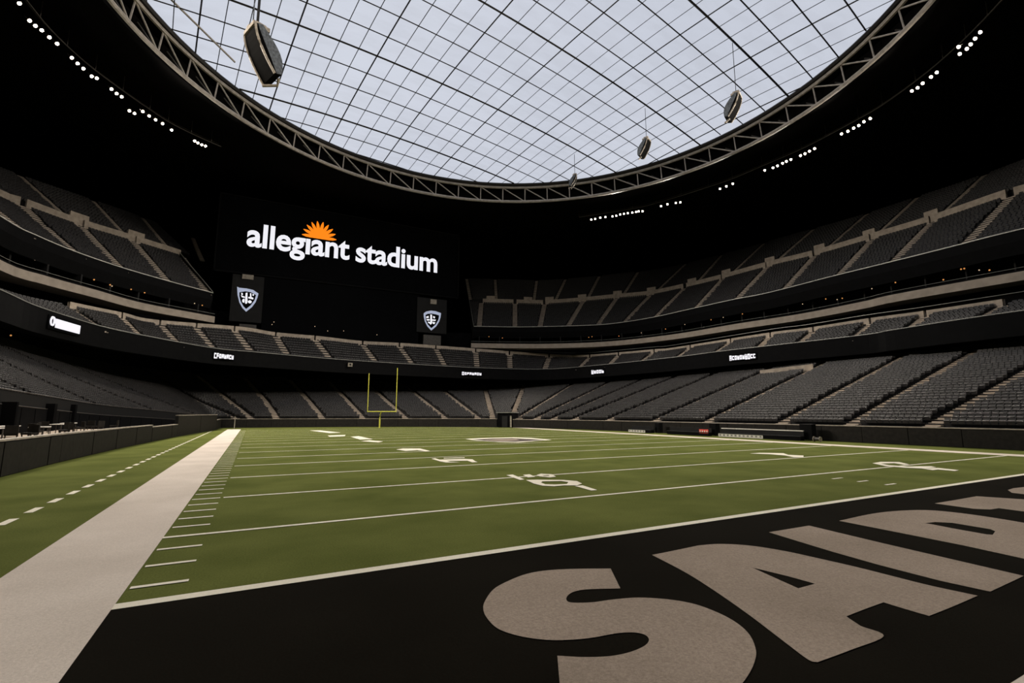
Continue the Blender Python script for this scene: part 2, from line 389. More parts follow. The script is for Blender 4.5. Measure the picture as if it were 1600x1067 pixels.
UFL = Curve([(-35, 10, zUF), (-34.5, 60, zUF)] + uf_left); UFR = Curve(uf_right + [(99, 0, zUF), (99, -40, zUF)])
ux_left = traced([(0, 309), (30, 319), (120, 351), (207, 377), (282, 400), (327, 417), (360, 429)], zUX)
ux_right = traced([(712, 472), (800, 474), (850, 475), (910, 471), (962, 466), (1015, 461), (1070, 450), (1125, 437), (1200, 417), (1275, 399), (1360, 375), (1450, 349), (1570, 309), (1600, 301)], zUX)
UXL = Curve([(-56, 5, zUX), (-56, 50, zUX), (-53, 90, zUX)] + ux_left); UXR = Curve(ux_right + [(119, 0, zUX), (119, -45, zUX)])
zLB = 12.0
LB = Curve([(-30, 5, 12.5), (-30, 50, 12.5), (-30, 88, 12.4), (-27, 112, zLB), (-19, 132, zLB), (-5, 145, zLB), (20, 150, zLB), (45, 152, zLB), (66, 148, zLB), (80, 135, zLB), (88, 113, zLB), (91, 85, zLB), (91, 50, zLB), (91, 25, zLB), (91, 0, zLB), (91, -40, zLB), (91, -90, zLB)])
LF = Curve([(-18, 5, 4.9), (-18, 30, 4.8), (-18, 46, 4.6), (-17.5, 60, 4.1), (-16.5, 75, 3.5), (-13, 92, 2.9), (-8.5, 106, 2.2), (-6.0, 116, 1.85), (8, 113.5, 1.75), (20, 110.5, 1.75), (32, 105.0, 1.75), (43.2, 97.4, 1.75), (50.4, 85.8, 1.7), (54.0, 73, 1.7), (55.4, 60, 1.7), (55.4, 40, 1.7), (55.4, 10, 1.7), (55.4, -30, 1.7)])

class Lift:                                    # a curve moved outwards and up
    def __init__(s, c, dr, dz): s.c, s.dr, s.dz, s.a = c, dr, dz, c.a
    def rz(s, t): r, z = s.c.rz(t); return r+s.dr, z+s.dz
    at = Curve.at; hit = Curve.hit
UTL, UTR = Lift(UXL, 25, 15.5), Lift(UXR, 25, 15.5)
UXL2, UXR2 = Lift(UXL, .9, 1.3), Lift(UXR, .9, 1.3)

SEATS = []                                     # (x, y, z, dx, dy) facing direction
class Tier:
    def __init__(s, F, B, t0, t1, n): s.F, s.B, s.t0, s.t1, s.n = F, B, t0, t1, n; s.aisles = []
    def S(s, t, k):
        rf, zf = s.F.rz(t); rb, zb = s.B.rz(t); r = rf+(rb-rf)*k; z = zf+(zb-zf)*k; q = np.radians(t)
        return np.stack([C0[0]+r*np.cos(q), C0[1]+r*np.sin(q), z+0*r], -1)
    def inv(s, u, v):
        tt = np.linspace(s.t0-6, s.t1+6, 900)[:, None]; kk = np.linspace(-.1, 1.3, 57)[None, :]
        T, K = np.broadcast_arrays(tt, kk); P = proj(s.S(T, K)); d = (P[..., 0]-u)**2 + (P[..., 1]-v)**2 + np.where(P[..., 2] < 1, 1e9, 0)
        i = np.unravel_index(np.argmin(d), d.shape); return T[i], K[i]
    def aisle_line(s, p0, p1):
        a, b = s.inv(*p0), s.inv(*p1)
        Pa, Pb = s.S(np.array(a[0]), np.array(a[1]))[:2], s.S(np.array(b[0]), np.array(b[1]))[:2]
        g = (Pb-Pa)/max(.15, b[1]-a[1]); s.aisles.append((Pa-g*a[1], Pa+g*(1-a[1])))
    def ta(s, i, k):
        P = s.aisles[i][0]*(1-k) + s.aisles[i][1]*k; t = math.degrees(math.atan2(P[1]-C0[1], P[0]-C0[0]))
        return t+360 if t < -110 else t
    def terrace(s, name, m, parent=None):
        ts = np.linspace(s.t0, s.t1, 170); rows = []
        for j in range(s.n):
            a = s.S(ts, j/s.n); b = s.S(ts, (j+1)/s.n); b = b.copy(); b[:, 2] = a[:, 2]; rows += [a, b]
        rows.append(s.S(ts, 1.0)); mb = MB().loft(rows)
        return mb.mesh(name, m)
    def stair(s, i, parent, width=1.25, m=None):
        mb = MB()
        for j in range(s.n):
            k0, k1 = j/s.n, (j+1)/s.n
            a, b = s.S(np.array(s.ta(i, k0)), np.array(k0)), s.S(np.array(s.ta(i, k1)), np.array(k1))
            d = b[:2]-a[:2]; L = np.linalg.norm(d); d /= L; rise = b[2]-a[2]
            ax = (np.array([d[1], -d[0], 0]), np.array([d[0], d[1], 0]), np.array([0, 0, 1.]))
            c = (a+b)/2
            mb.box((c[0], c[1], a[2]+.02), (width, L, .06), ax)
            c2 = a[:2] + d*L*.75
            mb.box((c2[0], c2[1], a[2]+rise/4), (width, L*.5, rise/2+.04), ax)
        return mb.build('aisle_stair', m or M['concrete'], parent)
    def seats(s, spacing=.62, skip=lambda p: False, gap=.95, rows=None):
        ts = np.linspace(s.t0, s.t1, 1600)
        for j in (rows if rows is not None else range(s.n)):
            k = (j+.6)/s.n; P = s.S(ts, k); z = s.S(ts, j/s.n)[:, 2]
            L = np.concatenate([[0], np.cumsum(np.hypot(*np.diff(P[:, :2], axis=0).T))])
            q = np.arange(.4+.1*(j % 3), L[-1]-.3, spacing)
            X = np.interp(q, L, P[:, 0]); Y = np.interp(q, L, P[:, 1]); Z = np.interp(q, L, z); T = np.interp(q, L, ts)
            dx = np.gradient(X); dy = np.gradient(Y); nn = np.hypot(dx, dy); fx, fy = -dy/nn, dx/nn     # towards the field
            ok = np.ones(len(q), bool)
            for ia in range(len(s.aisles)):
                Pa = s.S(np.array(s.ta(ia, k)), np.array(k)); ok &= np.hypot(X-Pa[0], Y-Pa[1]) > gap
            SEATS.append(np.stack([X, Y, Z, fx, fy], -1)[ok])

# ------------------------------------------------------------------ lower bowl
low = Tier(LF, LB, -66, 222, 32)
low_o = struct('lower_stand', low.terrace('lower_stand', M['terrace']))
for p0, p1 in [((385, 649), (312, 590)), ((430, 651), (384, 592)), ((504, 652), (452, 594)), ((567, 652), (517, 600)), ((634, 655), (576, 602)), ((697, 655), (635, 605)), ((749, 655), (687, 607)),
               ((771, 655), (757, 602)), ((805, 640), (820, 602)), ((822, 647), (885, 607)), ((836, 655), (932, 609)), ((862, 655), (980, 605)), ((895, 655), (1032, 601)), ((950, 657), (1105, 592)),
               ((1022, 657), (1175, 590)), ((1110, 657), (1267, 580)), ((1220, 663), (1390, 570)), ((1325, 663), (1512, 557)), ((1460, 664), (1600, 580)),
               ((355, 647), (232, 585))]:
    low.aisle_line(p0, p1)
for a_, b_ in [((-9, 104), (-29, 93)), ((-13.5, 91), (-30.5, 77)), ((-16.5, 75), (-30.5, 60)), ((-17.8, 59), (-30, 44)), ((-18, 45), (-30, 30))]:
    low.aisles.append((np.array(a_, float), np.array(b_, float)))
for dy in (-9., -18., -27.): low.aisles.append((low.aisles[18][0]+[0, dy], low.aisles[18][1]+[0, dy]))
for i in range(len(low.aisles)): low.stair(i, low_o, 1.2)
low.seats(.54, gap=.85)
# back of the lower bowl: concourse wall and beige kerbs
ts = np.linspace(-66, 222, 190)
MB().loft([LB.at(ts, .1, -.6), LB.at(ts, .1, .5), LB.at(ts, .35, .5)]).build('kerb', M['terrace'], low_o)
wb = MB().loft([LB.at(ts, 4.0, -.3), LB.at(ts, 4.0, 7.0)], flip=False)
struct('wall_concourse', wb.mesh('wall_concourse', M['blackwall']))
MB().loft([LB.at(ts, .3, .02), LB.at(ts, 4.1, .02)]).build('concourse_floor', M['terrace'], low_o)
# one pale parapet over the entry on the right side
(ta, ka), (tb, kb) = low.inv(1187, 588), low.inv(1270, 579)
q_ = np.linspace(0, 1, 10); e_ = low.S(ta+(tb-ta)*q_, ka+(kb-ka)*q_)
MB().loft([e_ + [0, 0, -.2], e_ + [0, 0, 1.15], e_ + [.35, .1, 1.15], e_ + [.35, .1, -.2]]).build('entry_parapet', M['concrete'], low_o)

# ------------------------------------------------------------------ mezzanine
mez = Tier(MF, MBc, -48, 222, 9)
mez_o = struct('mezzanine_stand', mez.terrace('mezzanine_stand', M['terrace']))
for p0, p1 in [((161, 517), (130, 496)), ((225, 532), (194, 501)), ((280, 541), (251, 509)), ((339, 550), (310, 515)), ((397, 555), (370, 520)), ((452, 560), (430, 524)), ((519, 566), (497, 536)), ((591, 570), (567, 539)),
               ((649, 574), (627, 544)), ((697, 576), (682, 546)), ((746, 579), (744, 549)), ((797, 580), (796, 555)), ((850, 580), (857, 557)), ((904, 577), (920, 559)), ((947, 576), (962, 560)), ((1002, 567), (1022, 552)),
               ((1050, 565), (1079, 545)), ((1114, 555), (1136, 539)), ((1181, 549), (1204, 527)), ((1247, 539), (1272, 517)), ((1330, 530), (1357, 507)), ((1414, 519), (1442, 497)), ((1522, 504), (1557, 484))]:
    mez.aisle_line(p0, p1)
for i in range(len(mez.aisles)): mez.stair(i, mez_o, 1.5)
mez.seats(.60, gap=1.05)
MFH = 2.35
MB().loft([MF.at(ts, .0, .75), MF.at(ts, -.25, .75), MF.at(ts, -.25, -MFH), MF.at(ts, .3, -MFH), MF.at(ts, 3, -MFH+.3), LB.at(ts, 4.2, 5.5)]).build('ribbon_fascia', M['dark'], mez_o)
MB().tube(list(MF.at(ts, -.2, .80)), .085, 5).build('front_rail', M['rail_dim'], mez_o)
# beige parapet along the mezzanine back, broken at the aisle tops
def parapets(tier, curve, parent, h, cut, name, m, dr=0.0, dz=-.3, rng_t=None, kk=1.0):
    tops = sorted(tier.ta(i, kk) for i in range(len(tier.aisles)))
    for a, b in zip(tops[:-1], tops[1:]):
        if b-a < 1.2: continue
        if rng_t and not (rng_t[0] < (a+b)/2 < rng_t[1]): continue
        q = np.linspace(a+cut, b-cut, 8)
        MB().loft([curve.at(q, dr, dz), curve.at(q, dr, dz+h), curve.at(q, dr+.4, dz+h), curve.at(q, dr+.4, dz)]).build(name, m, parent)
parapets(mez, MBc, mez_o, 1.25, .15, 'back_parapet', M['concrete'])
tsr = np.linspace(-48, 68, 100)
MB().tube(list(MBc.at(tsr, .3, 1.6)), .05, 4).build('back_rail', M['rail_dim'], mez_o)

# ------------------------------------------------------------------ suite level between mezzanine and upper deck
tL0 = math.degrees(math.atan2(sf_left[-1][1]-C0[1], sf_left[-1][0]-C0[0])); tR1 = math.degrees(math.atan2(sf_right[0][1]-C0[1], sf_right[0][0]-C0[0]))
SW = Curve(ordered([(-38, 5, zSF), (-38, 60, zSF), (-36, 92, zSF), (-28, 112, zSF), (-18, 130, zSF), (-9, 140, zSF), (5, 143, zSF), (28, 144.5, zSF), (50, 144.5, zSF)], [tuple(SF.at(a_, d_)) for a_, d_ in ((66., 9), (60., 12), (50., 12), (40., 11), (30., 7), (10., 4.5), (-10., 4.5), (-30., 4.5))], [(104.5, -40, zSF)]))
sw_ = MB().loft([SW.at(ts, 0, -9), SW.at(ts, 0, 5.2)])
struct('wall_suites', sw_.mesh('wall_suites', M['blackwall']))
MB().loft([MBc.at(ts, .4, -.2), SW.at(ts, .1, -4.2)]).build('suite_floor', M['terrace'], mez_o)
SFO = []
for nm, q in (('suite_fascia', np.linspace(tL0, 222, 70)), ('suite_fascia', np.linspace(-48, tR1, 100))):
    o = sfo = struct(nm, MB().loft([SF.at(q, .5, .75), SF.at(q, -.1, .75), SF.at(q, -.1, -.62), SF.at(q, .5, -.62), SF.at(q, 4.6, -.5)]).mesh(nm, M['fascia_beige']))
    MB().loft([SF.at(q, .55, .72), SF.at(q, 4.6, .72)]).build('suite_deck', M['terrace'], o)
    MB().tube(list(SF.at(q, 0, 1.35)), .04, 4).build('suite_rail', M['rail_dim'], o)
    MB().loft([SF.at(q, .05, .8), SF.at(q, .05, 1.05)]).build('suite_balustrade', M['dark'], o)
    SFO.append(o)
# suite dividers
for i, t in enumerate(list(np.arange(-30, tR1-1, 4.2)) + list(np.arange(tL0+2, 190, 4.2))):
    a, b = SF.at(t, 1.8), SF.at(t, 4.5)
    d = (b-a)[:2]; L = np.linalg.norm(d); d /= L; c = (a+b)/2
    o = MB().box((c[0], c[1], 24.9), (.25, L, 2.6), (np.array([d[1], -d[0], 0]), np.array([d[0], d[1], 0]), np.array([0, 0, 1.]))).build('suite_divider', M['panel_dark'], SFO[0] if t > 90 else SFO[1])

# ------------------------------------------------------------------ upper deck (two wings beside the video board)
tUL = math.degrees(math.atan2(uf_left[-1][1]-C0[1], uf_left[-1][0]-C0[0])); tUR = math.degrees(math.atan2(uf_right[0][1]-C0[1], uf_right[0][0]-C0[0]))
upR = Tier(UFR, UXR, -44, tUR, 20); upL = Tier(UFL, UXL, tUL, 215, 20)
topR = Tier(UXR2, UTR, -44, tUR, 24); topL = Tier(UXL2, UTL, tUL-2, 215, 24)
for p0, p1 in [((749, 513), (752, 475)), ((804, 514), (805, 475)), ((843, 513), (851, 475)), ((885, 513), (910, 472)), ((931, 511), (962, 467)), ((974, 506), (1015, 462)), ((1022, 498), (1069, 451)), ((1084, 485), (1127, 438)), ((1147, 472), (1195, 422)), ((1222, 456), (1272, 401)), ((1306, 435), (1362, 376)), ((1391, 415), (1457, 347)), ((1501, 388), (1577, 309))]:
    upR.aisle_line(p0, p1)
for _ in range(2): upR.aisles.append((upR.aisles[-1][0]+[0, -9.], upR.aisles[-1][1]+[0, -9.]))
for p0, p1 in [((325, 460), (285, 402)), ((267, 445), (210, 379)), ((194, 425), (127, 354)), ((125, 401), (37, 323)), ((40, 366), (-60, 286))]:
    upL.aisle_line(p0, p1)
for p0, p1 in [((835, 466), (840, 422)), ((870, 465), (887, 422)), ((922, 460), (940, 411)), ((977, 455), (1002, 414)), ((1036, 446), (1082, 397)), ((1095, 436), (1137, 387)), ((1149, 422), (1200, 375)), ((1215, 407), (1284, 341)), ((1306, 377), (1370, 315)), ((1387, 352), (1447, 291)), ((1486, 322), (1552, 251)), ((775, 466), (773, 425)), ((735, 466), (728, 425))]:
    topR.aisle_line(p0, p1)
for p0, p1 in [((100, 336), (15, 250)), ((189, 362), (132, 300)), ((265, 391), (212, 327)), ((317, 407), (299, 365))]:
    topL.aisle_line(p0, p1)
for side, a, b, F, X, t0, t1 in (('right', upR, topR, UFR, UXR, -44, tUR), ('left', upL, topL, UFL, UXL, tUL, 215)):
    o = struct('upper_stand', a.terrace('upper_stand', M['terrace']))
    MB().loft([X.at(np.linspace(t0, t1, 60), .0, -.3), X.at(np.linspace(t0, t1, 60), .95, -.3), X.at(np.linspace(t0, t1, 60), .95, 1.3)]).build('cross_aisle', M['terrace'], o)
    me = b.terrace('upper_rows', M['terrace']); link('upper_rows', me, o)
    for i in range(len(a.aisles)): a.stair(i, o, 1.5)
    for i in range(len(b.aisles)): b.stair(i, o, 1.0)
    a.seats(.64, gap=1.1); b.seats(.66, gap=.95)
    q = np.linspace(t0, t1, 110)
    MB().loft([F.at(q, .2, .55), F.at(q, -.2, .55), F.at(q, -.2, -1.0), F.at(q, .5, -2.9), F.at(q, 6, -1.5), F.at(q, 12, 4)]).build('deck_fascia', M['dark'], o)
    MB().tube(list(F.at(q, -.15, .65)), .10, 5).build('front_rail', M['rail'], o)
    parapets(a, X, o, 1.7, .30, 'cross_parapet', M['concrete'], dr=-.2, dz=-.25)
    for t0_ in [b.ta(i, 0) for i in range(len(b.aisles))]:                    # raised entry boxes at the feet of the upper aisles
        q = np.linspace(t0_+.3, t0_+1.9, 7) if side == 'right' else np.linspace(t0_-2.3, t0_-.3, 7)
        if q[0] < t0 or q[-1] > t1: continue
        MB().loft([X.at(q, .25, .0), X.at(q, .25, 2.6), X.at(q, .75, 2.6), X.at(q, .75, 0)]).build('entry_parapet', M['concrete'], o)
    # end wall of the wing towards the video board
    te = tUR if side == 'right' else tUL
    k = np.linspace(0, 1, 12); E1 = np.array([a.S(np.array(te), np.array(x)) for x in k]); E0 = E1.copy(); E0[:, 2] = np.maximum(24.0, E1[:, 2]-4.5)
    MB().loft([E0, E1 + [0, 0, .7]]).build('end_wall', M['panel_dark'], o)
    MB().tube(list(E1 + [0, 0, .9]), .09, 5).build('end_rail', M['rail_dim'], o)

# ------------------------------------------------------------------ seats
def seat_template(w=.47):
    mb = MB(); t = math.radians(14)
    ax = (np.array([1, 0, 0]), np.array([0, math.cos(t), math.sin(t)]), np.array([0, -math.sin(t), math.cos(t)]))
    mb.box((0, -.10, .62), (w, .05, .44), ax)            # back, field side is +y
    ax = (np.array([1, 0, 0]), np.array([0, math.cos(-.35), math.sin(-.35)]), np.array([0, -math.sin(-.35), math.cos(-.35)]))
    mb.box((0, .09, .47), (w-.03, .07, .36), ax)         # tipped-up pan
    return np.array(mb.v), mb.f
sv, sf_ = seat_template()
ALL = np.concatenate(SEATS)
ALL = ALL[np.hypot(ALL[:, 0]-BOOTH[0]-1.2*-bdv[1], ALL[:, 1]-BOOTH[1]-1.2*bdv[0]) > 3.3]
pr = proj(ALL[:, :3] + [0, 0, .6]); inside = (pr[:, 0] > 4) & (pr[:, 0] < 1596) & (pr[:, 2] > 1)
dist = np.linalg.norm(ALL[:, :3]-[0, 0, CAMZ], axis=1); dist[~inside] = 1e9
near = np.argsort(dist)[:300]; rest = np.ones(len(ALL), bool); rest[near] = False
R_ = ALL[rest]; nS, nv = len(R_), len(sv)
fx, fy = R_[:, 3], R_[:, 4]
V = np.empty((nS, nv, 3))
V[:, :, 0] = R_[:, 0, None] + sv[None, :, 0]*fy[:, None] + sv[None, :, 1]*fx[:, None]
V[:, :, 1] = R_[:, 1, None] - sv[None, :, 0]*fx[:, None] + sv[None, :, 1]*fy[:, None]
V[:, :, 2] = R_[:, 2, None] + sv[None, :, 2]
F4 = np.array(sf_, np.int64); FF = (F4[None] + (np.arange(nS)*nv)[:, None, None]).reshape(-1, 4)
me = bpy.data.meshes.new('stadium_seats'); me.vertices.add(nS*nv); me.vertices.foreach_set('co', V.astype(np.float32).ravel())
me.loops.add(FF.size); me.loops.foreach_set('vertex_index', FF.ravel().astype(np.int32))
me.polygons.add(len(FF)); me.polygons.foreach_set('loop_start', (np.arange(len(FF))*4).astype(np.int32)); me.polygons.foreach_set('loop_total', np.full(len(FF), 4, np.int32))
me.update(calc_edges=True); me.shade_flat(); me.materials.append(M['seat'])
tag(link('stadium_seats', me), 'thousands of charcoal folding seats filling the stands', 'seats', kind='stuff')
print('seats', len(ALL))
seat_me = mesh('stadium_seat', sv, sf_, M['seat'])
for i in near:
    x, y, z, dx, dy = ALL[i]
    o = link('stadium_seat', seat_me); o.location = (x, y, z); o.rotation_euler = (0, 0, math.atan2(-dx, dy))
    if x < 20: tag(o, 'charcoal folding seat in the front rows above the terrace with tables', 'seat', 'nearest seats above the terrace')
    else: tag(o, 'charcoal folding seat in the front rows behind the plain padded wall', 'seat', 'nearest seats behind the padded wall')

# ------------------------------------------------------------------ outer shell
RC, RR = np.array([31.7, 57.5]), 55.6
cz = lambda n: np.linspace(0, 2*math.pi, n, endpoint=False)
ca = cz(120)
inner = np.stack([RC[0]+57.2*np.cos(ca), RC[1]+57.2*np.sin(ca), 0*ca+58.3], -1)
midr = np.stack([RC[0]+75*np.cos(ca), RC[1]+75*np.sin(ca), 0*ca+61.0], -1)
outer = np.stack([40+152*np.cos(ca), 60+152*np.sin(ca), 0*ca+72], -1)
top_in = inner + [0, 0, 3.4]; rim_in = np.stack([RC[0]+55.2*np.cos(ca), RC[1]+55.2*np.sin(ca), 0*ca+62.55], -1)
ceiling = struct('ceiling', MB().loft([list(rim_in), list(top_in), list(inner), list(midr), list(outer)], closed=True).mesh('ceiling', M['black']))
struct('wall_outer', MB().loft([list(outer), list(outer*[1, 1, 0]-[0, 0, .1])], closed=True).mesh('wall_outer', M['blackwall']))

# ------------------------------------------------------------------ ring truss around the roof opening (60 bays)
NB = 60
def ringpt(i, r, z): a = 2*math.pi*i/NB; return np.array([RC[0]+r*math.cos(a), RC[1]+r*math.sin(a), z])
truss = struct('trim_ring_truss', MB().tube([ringpt(i, 55.9, 58.0) for i in np.arange(0, NB, .5)], .36, 6, True).mesh('trim_ring_truss', M['steel']))
MB().tube([ringpt(i, 55.3, 61.6) for i in np.arange(0, NB, .5)], .34, 6, True).build('top_chord', M['steel'], truss)
MB().tube([ringpt(i, 55.0, 62.3) for i in np.arange(0, NB, .5)], .40, 6, True).build('roof_edge_beam', M['cable'], truss)
for i in range(NB):
    a, b = ringpt(i, 55.9, 58.0), ringpt(i, 55.4, 61.5)
    MB().tube([a, b], .14, 5).build('web_post', M['steel'], truss)
    MB().tube([a, ringpt(i+1, 55.4, 61.5)], .14, 5).build('web_diagonal', M['steel'], truss)
    MB().tube([a, ringpt(i+.5, 57.1, 60.6)], .13, 5).build('web_brace', M['steel_dark'], truss)

# ------------------------------------------------------------------ clear roof: film panels between two families of cables
DR, ZE, TH = 4.0, 62.5, math.radians(8.5)
def dome(x, y):
    q = ((x-RC[0])**2 + (y-RC[1])**2)/55.3**2
    return ZE + DR*(1-np.minimum(q, 1))
eb = np.array([-math.sin(TH), math.cos(TH)])
SA, SB = 3.25, 4.95
ea = np.array([math.cos(TH), math.sin(TH)])
def gp(a, b): return RC + ea*a*SA + eb*b*SB
circ = [RC + 55.2*np.array([math.cos(t), math.sin(t)]) for t in cz(90)]
def clip(poly):
    out = poly
    for i in range(len(circ)):
        A, B = circ[i], circ[(i+1) % len(circ)]; n = np.array([-(B-A)[1], (B-A)[0]]); res = []
        d = [np.dot(p-A, n) for p in out]
        if all(x >= 0 for x in d): continue
        for j in range(len(out)):
            p, q, dp, dq = out[j], out[(j+1) % len(out)], d[j], d[(j+1) % len(out)]
            if dp >= 0: res.append(p)
            if (dp >= 0) != (dq >= 0): res.append(p + (q-p)*dp/(dp-dq))
        out = res
        if len(out) < 3: return []
    return out
edge = MB().tube([np.array([c[0], c[1], ZE+.02]) for c in circ], .12, 5, True)
sky = struct('ceiling_skylight', edge.mesh('ceiling_skylight', M['cable']))
cells = []
for a in range(-24, 24):
    for b in range(-13, 13):
        q = clip([gp(a, b), gp(a+1, b), gp(a+1, b+1), gp(a, b+1)])
        if len(q) >= 3:
            c = sum(q)/len(q); p3 = np.array([c[0], c[1], dome(*c)]); u, v, w = proj(p3)
            ar = 0
            if w > 1 and -40 < u < 1640 and -60 < v < 330:
                pq = proj(np.array([[p[0], p[1], dome(*p)] for p in q])); ar = abs(np.sum(pq[:, 0]*np.roll(pq[:, 1], -1)-pq[:, 1]*np.roll(pq[:, 0], -1)))/2
            cells.append((ar, q, c))
cells.sort(key=lambda t: -t[0])
restm = MB()
for i, (ar, q, c) in enumerate(cells):
    mb = MB() if i < 300 else restm
    b0 = len(mb.v); k = len(q)
    for p in q:
        p = c + (p-c)*.995; mb.v.append(np.array([p[0], p[1], dome(*p)+.12]))
    mb.v.append(np.array([c[0], c[1], dome(*c)+.35]))
    mb.f += [(b0+j, b0+(j+1) % k, b0+k) for j in range(k)]
    if i < 300: mb.build('roof_panel', M['film'], sky)
o = restm.build('roof_panels', M['film'], sky); o['kind'] = 'stuff'
def cable_line(p0, p1, r, name='roof_cable'):
    ss = np.linspace(0, 1, 200); pts = p0[None]*(1-ss)[:, None] + p1[None]*ss[:, None]
    ok = np.hypot(*(pts-RC).T) < 55.1
    if ok.sum() < 3: return
    pts = pts[ok]; pts = pts[np.linspace(0, len(pts)-1, 24).astype(int)]
    MB().tube([np.array([p[0], p[1], dome(*p)-.02]) for p in pts], r, 4).build(name, M['cable'], sky)
for a in range(-24, 25):
    cable_line(gp(a, -13), gp(a, 13), .12 if a % 4 == 0 else .065)
for b in range(-13, 14):
    cable_line(gp(-24, b), gp(24, b), .19 if b % 4 == 1 else .115)
# maintenance pipe below the net
pipe_a, pipe_b = atz(262, -6, 63.2), atz(367, 97, 62.6)
tag(MB().tube([pipe_a, pipe_b], .16, 6).build('roof_pipe', M['steel']), 'thin brown maintenance pipe slung under the clear roof film', 'pipe')

# ================================================================== THINGS
# ------------------------------------------------------------------ floodlights on the catwalks
ZL = 56.0
banks = [
 ('floodlight standing alone at the end of its catwalk', [(30, 5)]),
 ('floodlight in a row of five close lamps next to the single lamp', [(46, 32), (55, 40), (65, 47), (77, 58), (89, 68)]),
 ('floodlight in a row of three lamps between five lamps and a pair', [(112, 90), (121, 99), (130, 107)]),
 ('floodlight of a tight pair between two rows of three lamps', [(143, 119), (151, 122)]),
 ('floodlight in a row of three lamps just before the low-hung pair', [(174, 139), (182, 146), (190, 151)]),
 ('floodlight of the pair hung lower than its row above the wing', [(202, 173), (210, 177)]),
 ('floodlight in an uneven row of five beside the low-hung pair', [(223, 174), (233, 181), (243, 187), (254, 193), (268, 203)]),
 ('floodlight in a tight row of four nearest the stadium name board', [(304, 220), (309, 223), (315, 226), (321, 228)]),
 ('floodlight in the longest row, thirteen lamps below the roof truss', [(924, 343), (930, 342), (938, 340), (946, 339), (957, 338), (963, 337), (969, 335), (975, 334), (981, 333), (988, 332), (994, 331), (998, 330), (1004, 330)]),
 ('floodlight in a short row of four next to the row of thirteen', [(1033, 322), (1043, 319), (1056, 317), (1063, 316)]),
 ('floodlight in a dim row of three between four lamps and ten lamps', [(1125, 295), (1135, 291), (1145, 287)]),
 ('floodlight in a row of ten split into two close halves', [(1195, 266), (1208, 262), (1215, 259), (1223, 255), (1229, 252), (1236, 249), (1251, 243), (1258, 240), (1265, 236), (1273, 232)]),
 ('floodlight in an even row of six between ten lamps and five lamps', [(1315, 209), (1325, 205), (1334, 200), (1342, 196), (1350, 190), (1360, 185)]),
 ('floodlight in a row of five below the bunched cluster', [(1425, 142), (1434, 137), (1442, 130), (1455, 120), (1464, 113)]),
 ('floodlight in the bunched cluster of six at the end of the catwalk', [(1498, 73), (1500, 84), (1511, 76), (1517, 69), (1524, 60), (1532, 50)])]
# shared meshes: axis -Z is the beam
def lathe(prof, n=14):
    mb = MB(); rows = [[(r*math.cos(t), r*math.sin(t), z) for t in cz(n)] for r, z in prof]
    mb.loft(rows, closed=True); return mb
house_me = lathe([(.02, .36), (.11, .34), (.13, .20), (.23, .05), (.27, -.04), (.26, -.07), (.23, -.02)]).mesh('lamp_housing', M['steel_dark'], True)
lens_me = lathe([(.24, -.05), (.16, -.07), (.01, -.08)]).mesh('lamp_lens', M['lens'], True)
yoke_me = MB().box((.30, 0, .18), (.03, .06, .5)).box((-.30, 0, .18), (.03, .06, .5)).box((0, 0, .44), (.63, .06, .04)).box((0, 0, .80), (.06, .06, .7)).mesh('lamp_bracket', M['steel_dark'])
aim = Vector((23, 55, 0))
def added_bank(deg):                    # unseen banks added behind the near end zone to light the far stands
    return [np.array([RC[0]+66*math.cos(math.radians(deg+d)), RC[1]+66*math.sin(math.radians(deg+d)), ZL]) for d in (-2.5, -1.5, -.5, .5, 1.5, 2.5)]
ADDED_BANKS = [('floodlight in an unseen row of six added to light the far stands', added_bank(a)) for a in (187, 214, 241, 268, 295)]
for lab, pts in banks + ADDED_BANKS:
    P = [atz(u, v, ZL) for u, v in pts] if len(pts[0]) == 2 else pts
    back = len(pts[0]) == 3  # true for the added, unseen banks
    aim = Vector((25, 95, 3)) if back else Vector((23, 55, 0))
    for p in P:
        o = thing('floodlight', 'lit white ' + lab, 'floodlight', p, 0, lab)
        d = (aim-Vector(p)).normalized()
        o.rotation_euler = (-d).to_track_quat('Z', 'Y').to_euler()
        link('lamp_lens', lens_me, link('lamp_housing', house_me, o)); link('lamp_bracket', yoke_me, o)
    c = sum(P)/len(P); ld = bpy.data.lights.new('floodlight_beam', 'SPOT'); ld.energy = LAMP_W*(.35+.65*min(len(P), 6)/6)*(.38 if back else 1)
    ld.color = (1.0, .90, .77); ld.spot_size = math.radians(98 if back else 115); ld.spot_blend = .6; ld.shadow_soft_size = .8
    lo = bpy.data.objects.new('floodlight_beam', ld); COL.objects.link(lo); dv = (aim-Vector(c)).normalized()
    lo.location = Vector(c) + dv*.6; lo.rotation_euler = (-dv).to_track_quat('Z', 'Y').to_euler()
def catwalk(pts, nm):
    C = [atz(u, v, ZL) for u, v in pts]
    C = [np.array(c) for c in C]
    mb = MB(); up = [c + [0, 0, 1.25] for c in spline(C, 6)]
    mb.tube(up, .10, 5)
    o = struct(nm, mb.mesh(nm, M['steel_dark']))
    out = []
    for c in up:
        d = np.array([c[0]-RC[0], c[1]-RC[1], 0]); d /= np.linalg.norm(d); out.append(c + d*1.0 + [0, 0, .9])
    MB().tube(out, .06, 5).build('catwalk_rail', M['steel_dark'], o)
    for c in up[::5]: MB().tube([c, [c[0], c[1], 60.3]], .05, 4).build('catwalk_hanger', M['steel_dark'], o)
catwalk([(-20, -50), (30, 2), (77, 58), (130, 107), (182, 146), (233, 181), (268, 203), (312, 224), (345, 238)], 'trim_catwalk')
catwalk([(905, 346), (957, 338), (1004, 330), (1048, 318), (1100, 302), (1145, 287), (1200, 264), (1236, 249), (1273, 232), (1334, 200), (1380, 174), (1442, 130), (1490, 90), (1531, 51), (1575, 5)], 'trim_catwalk')

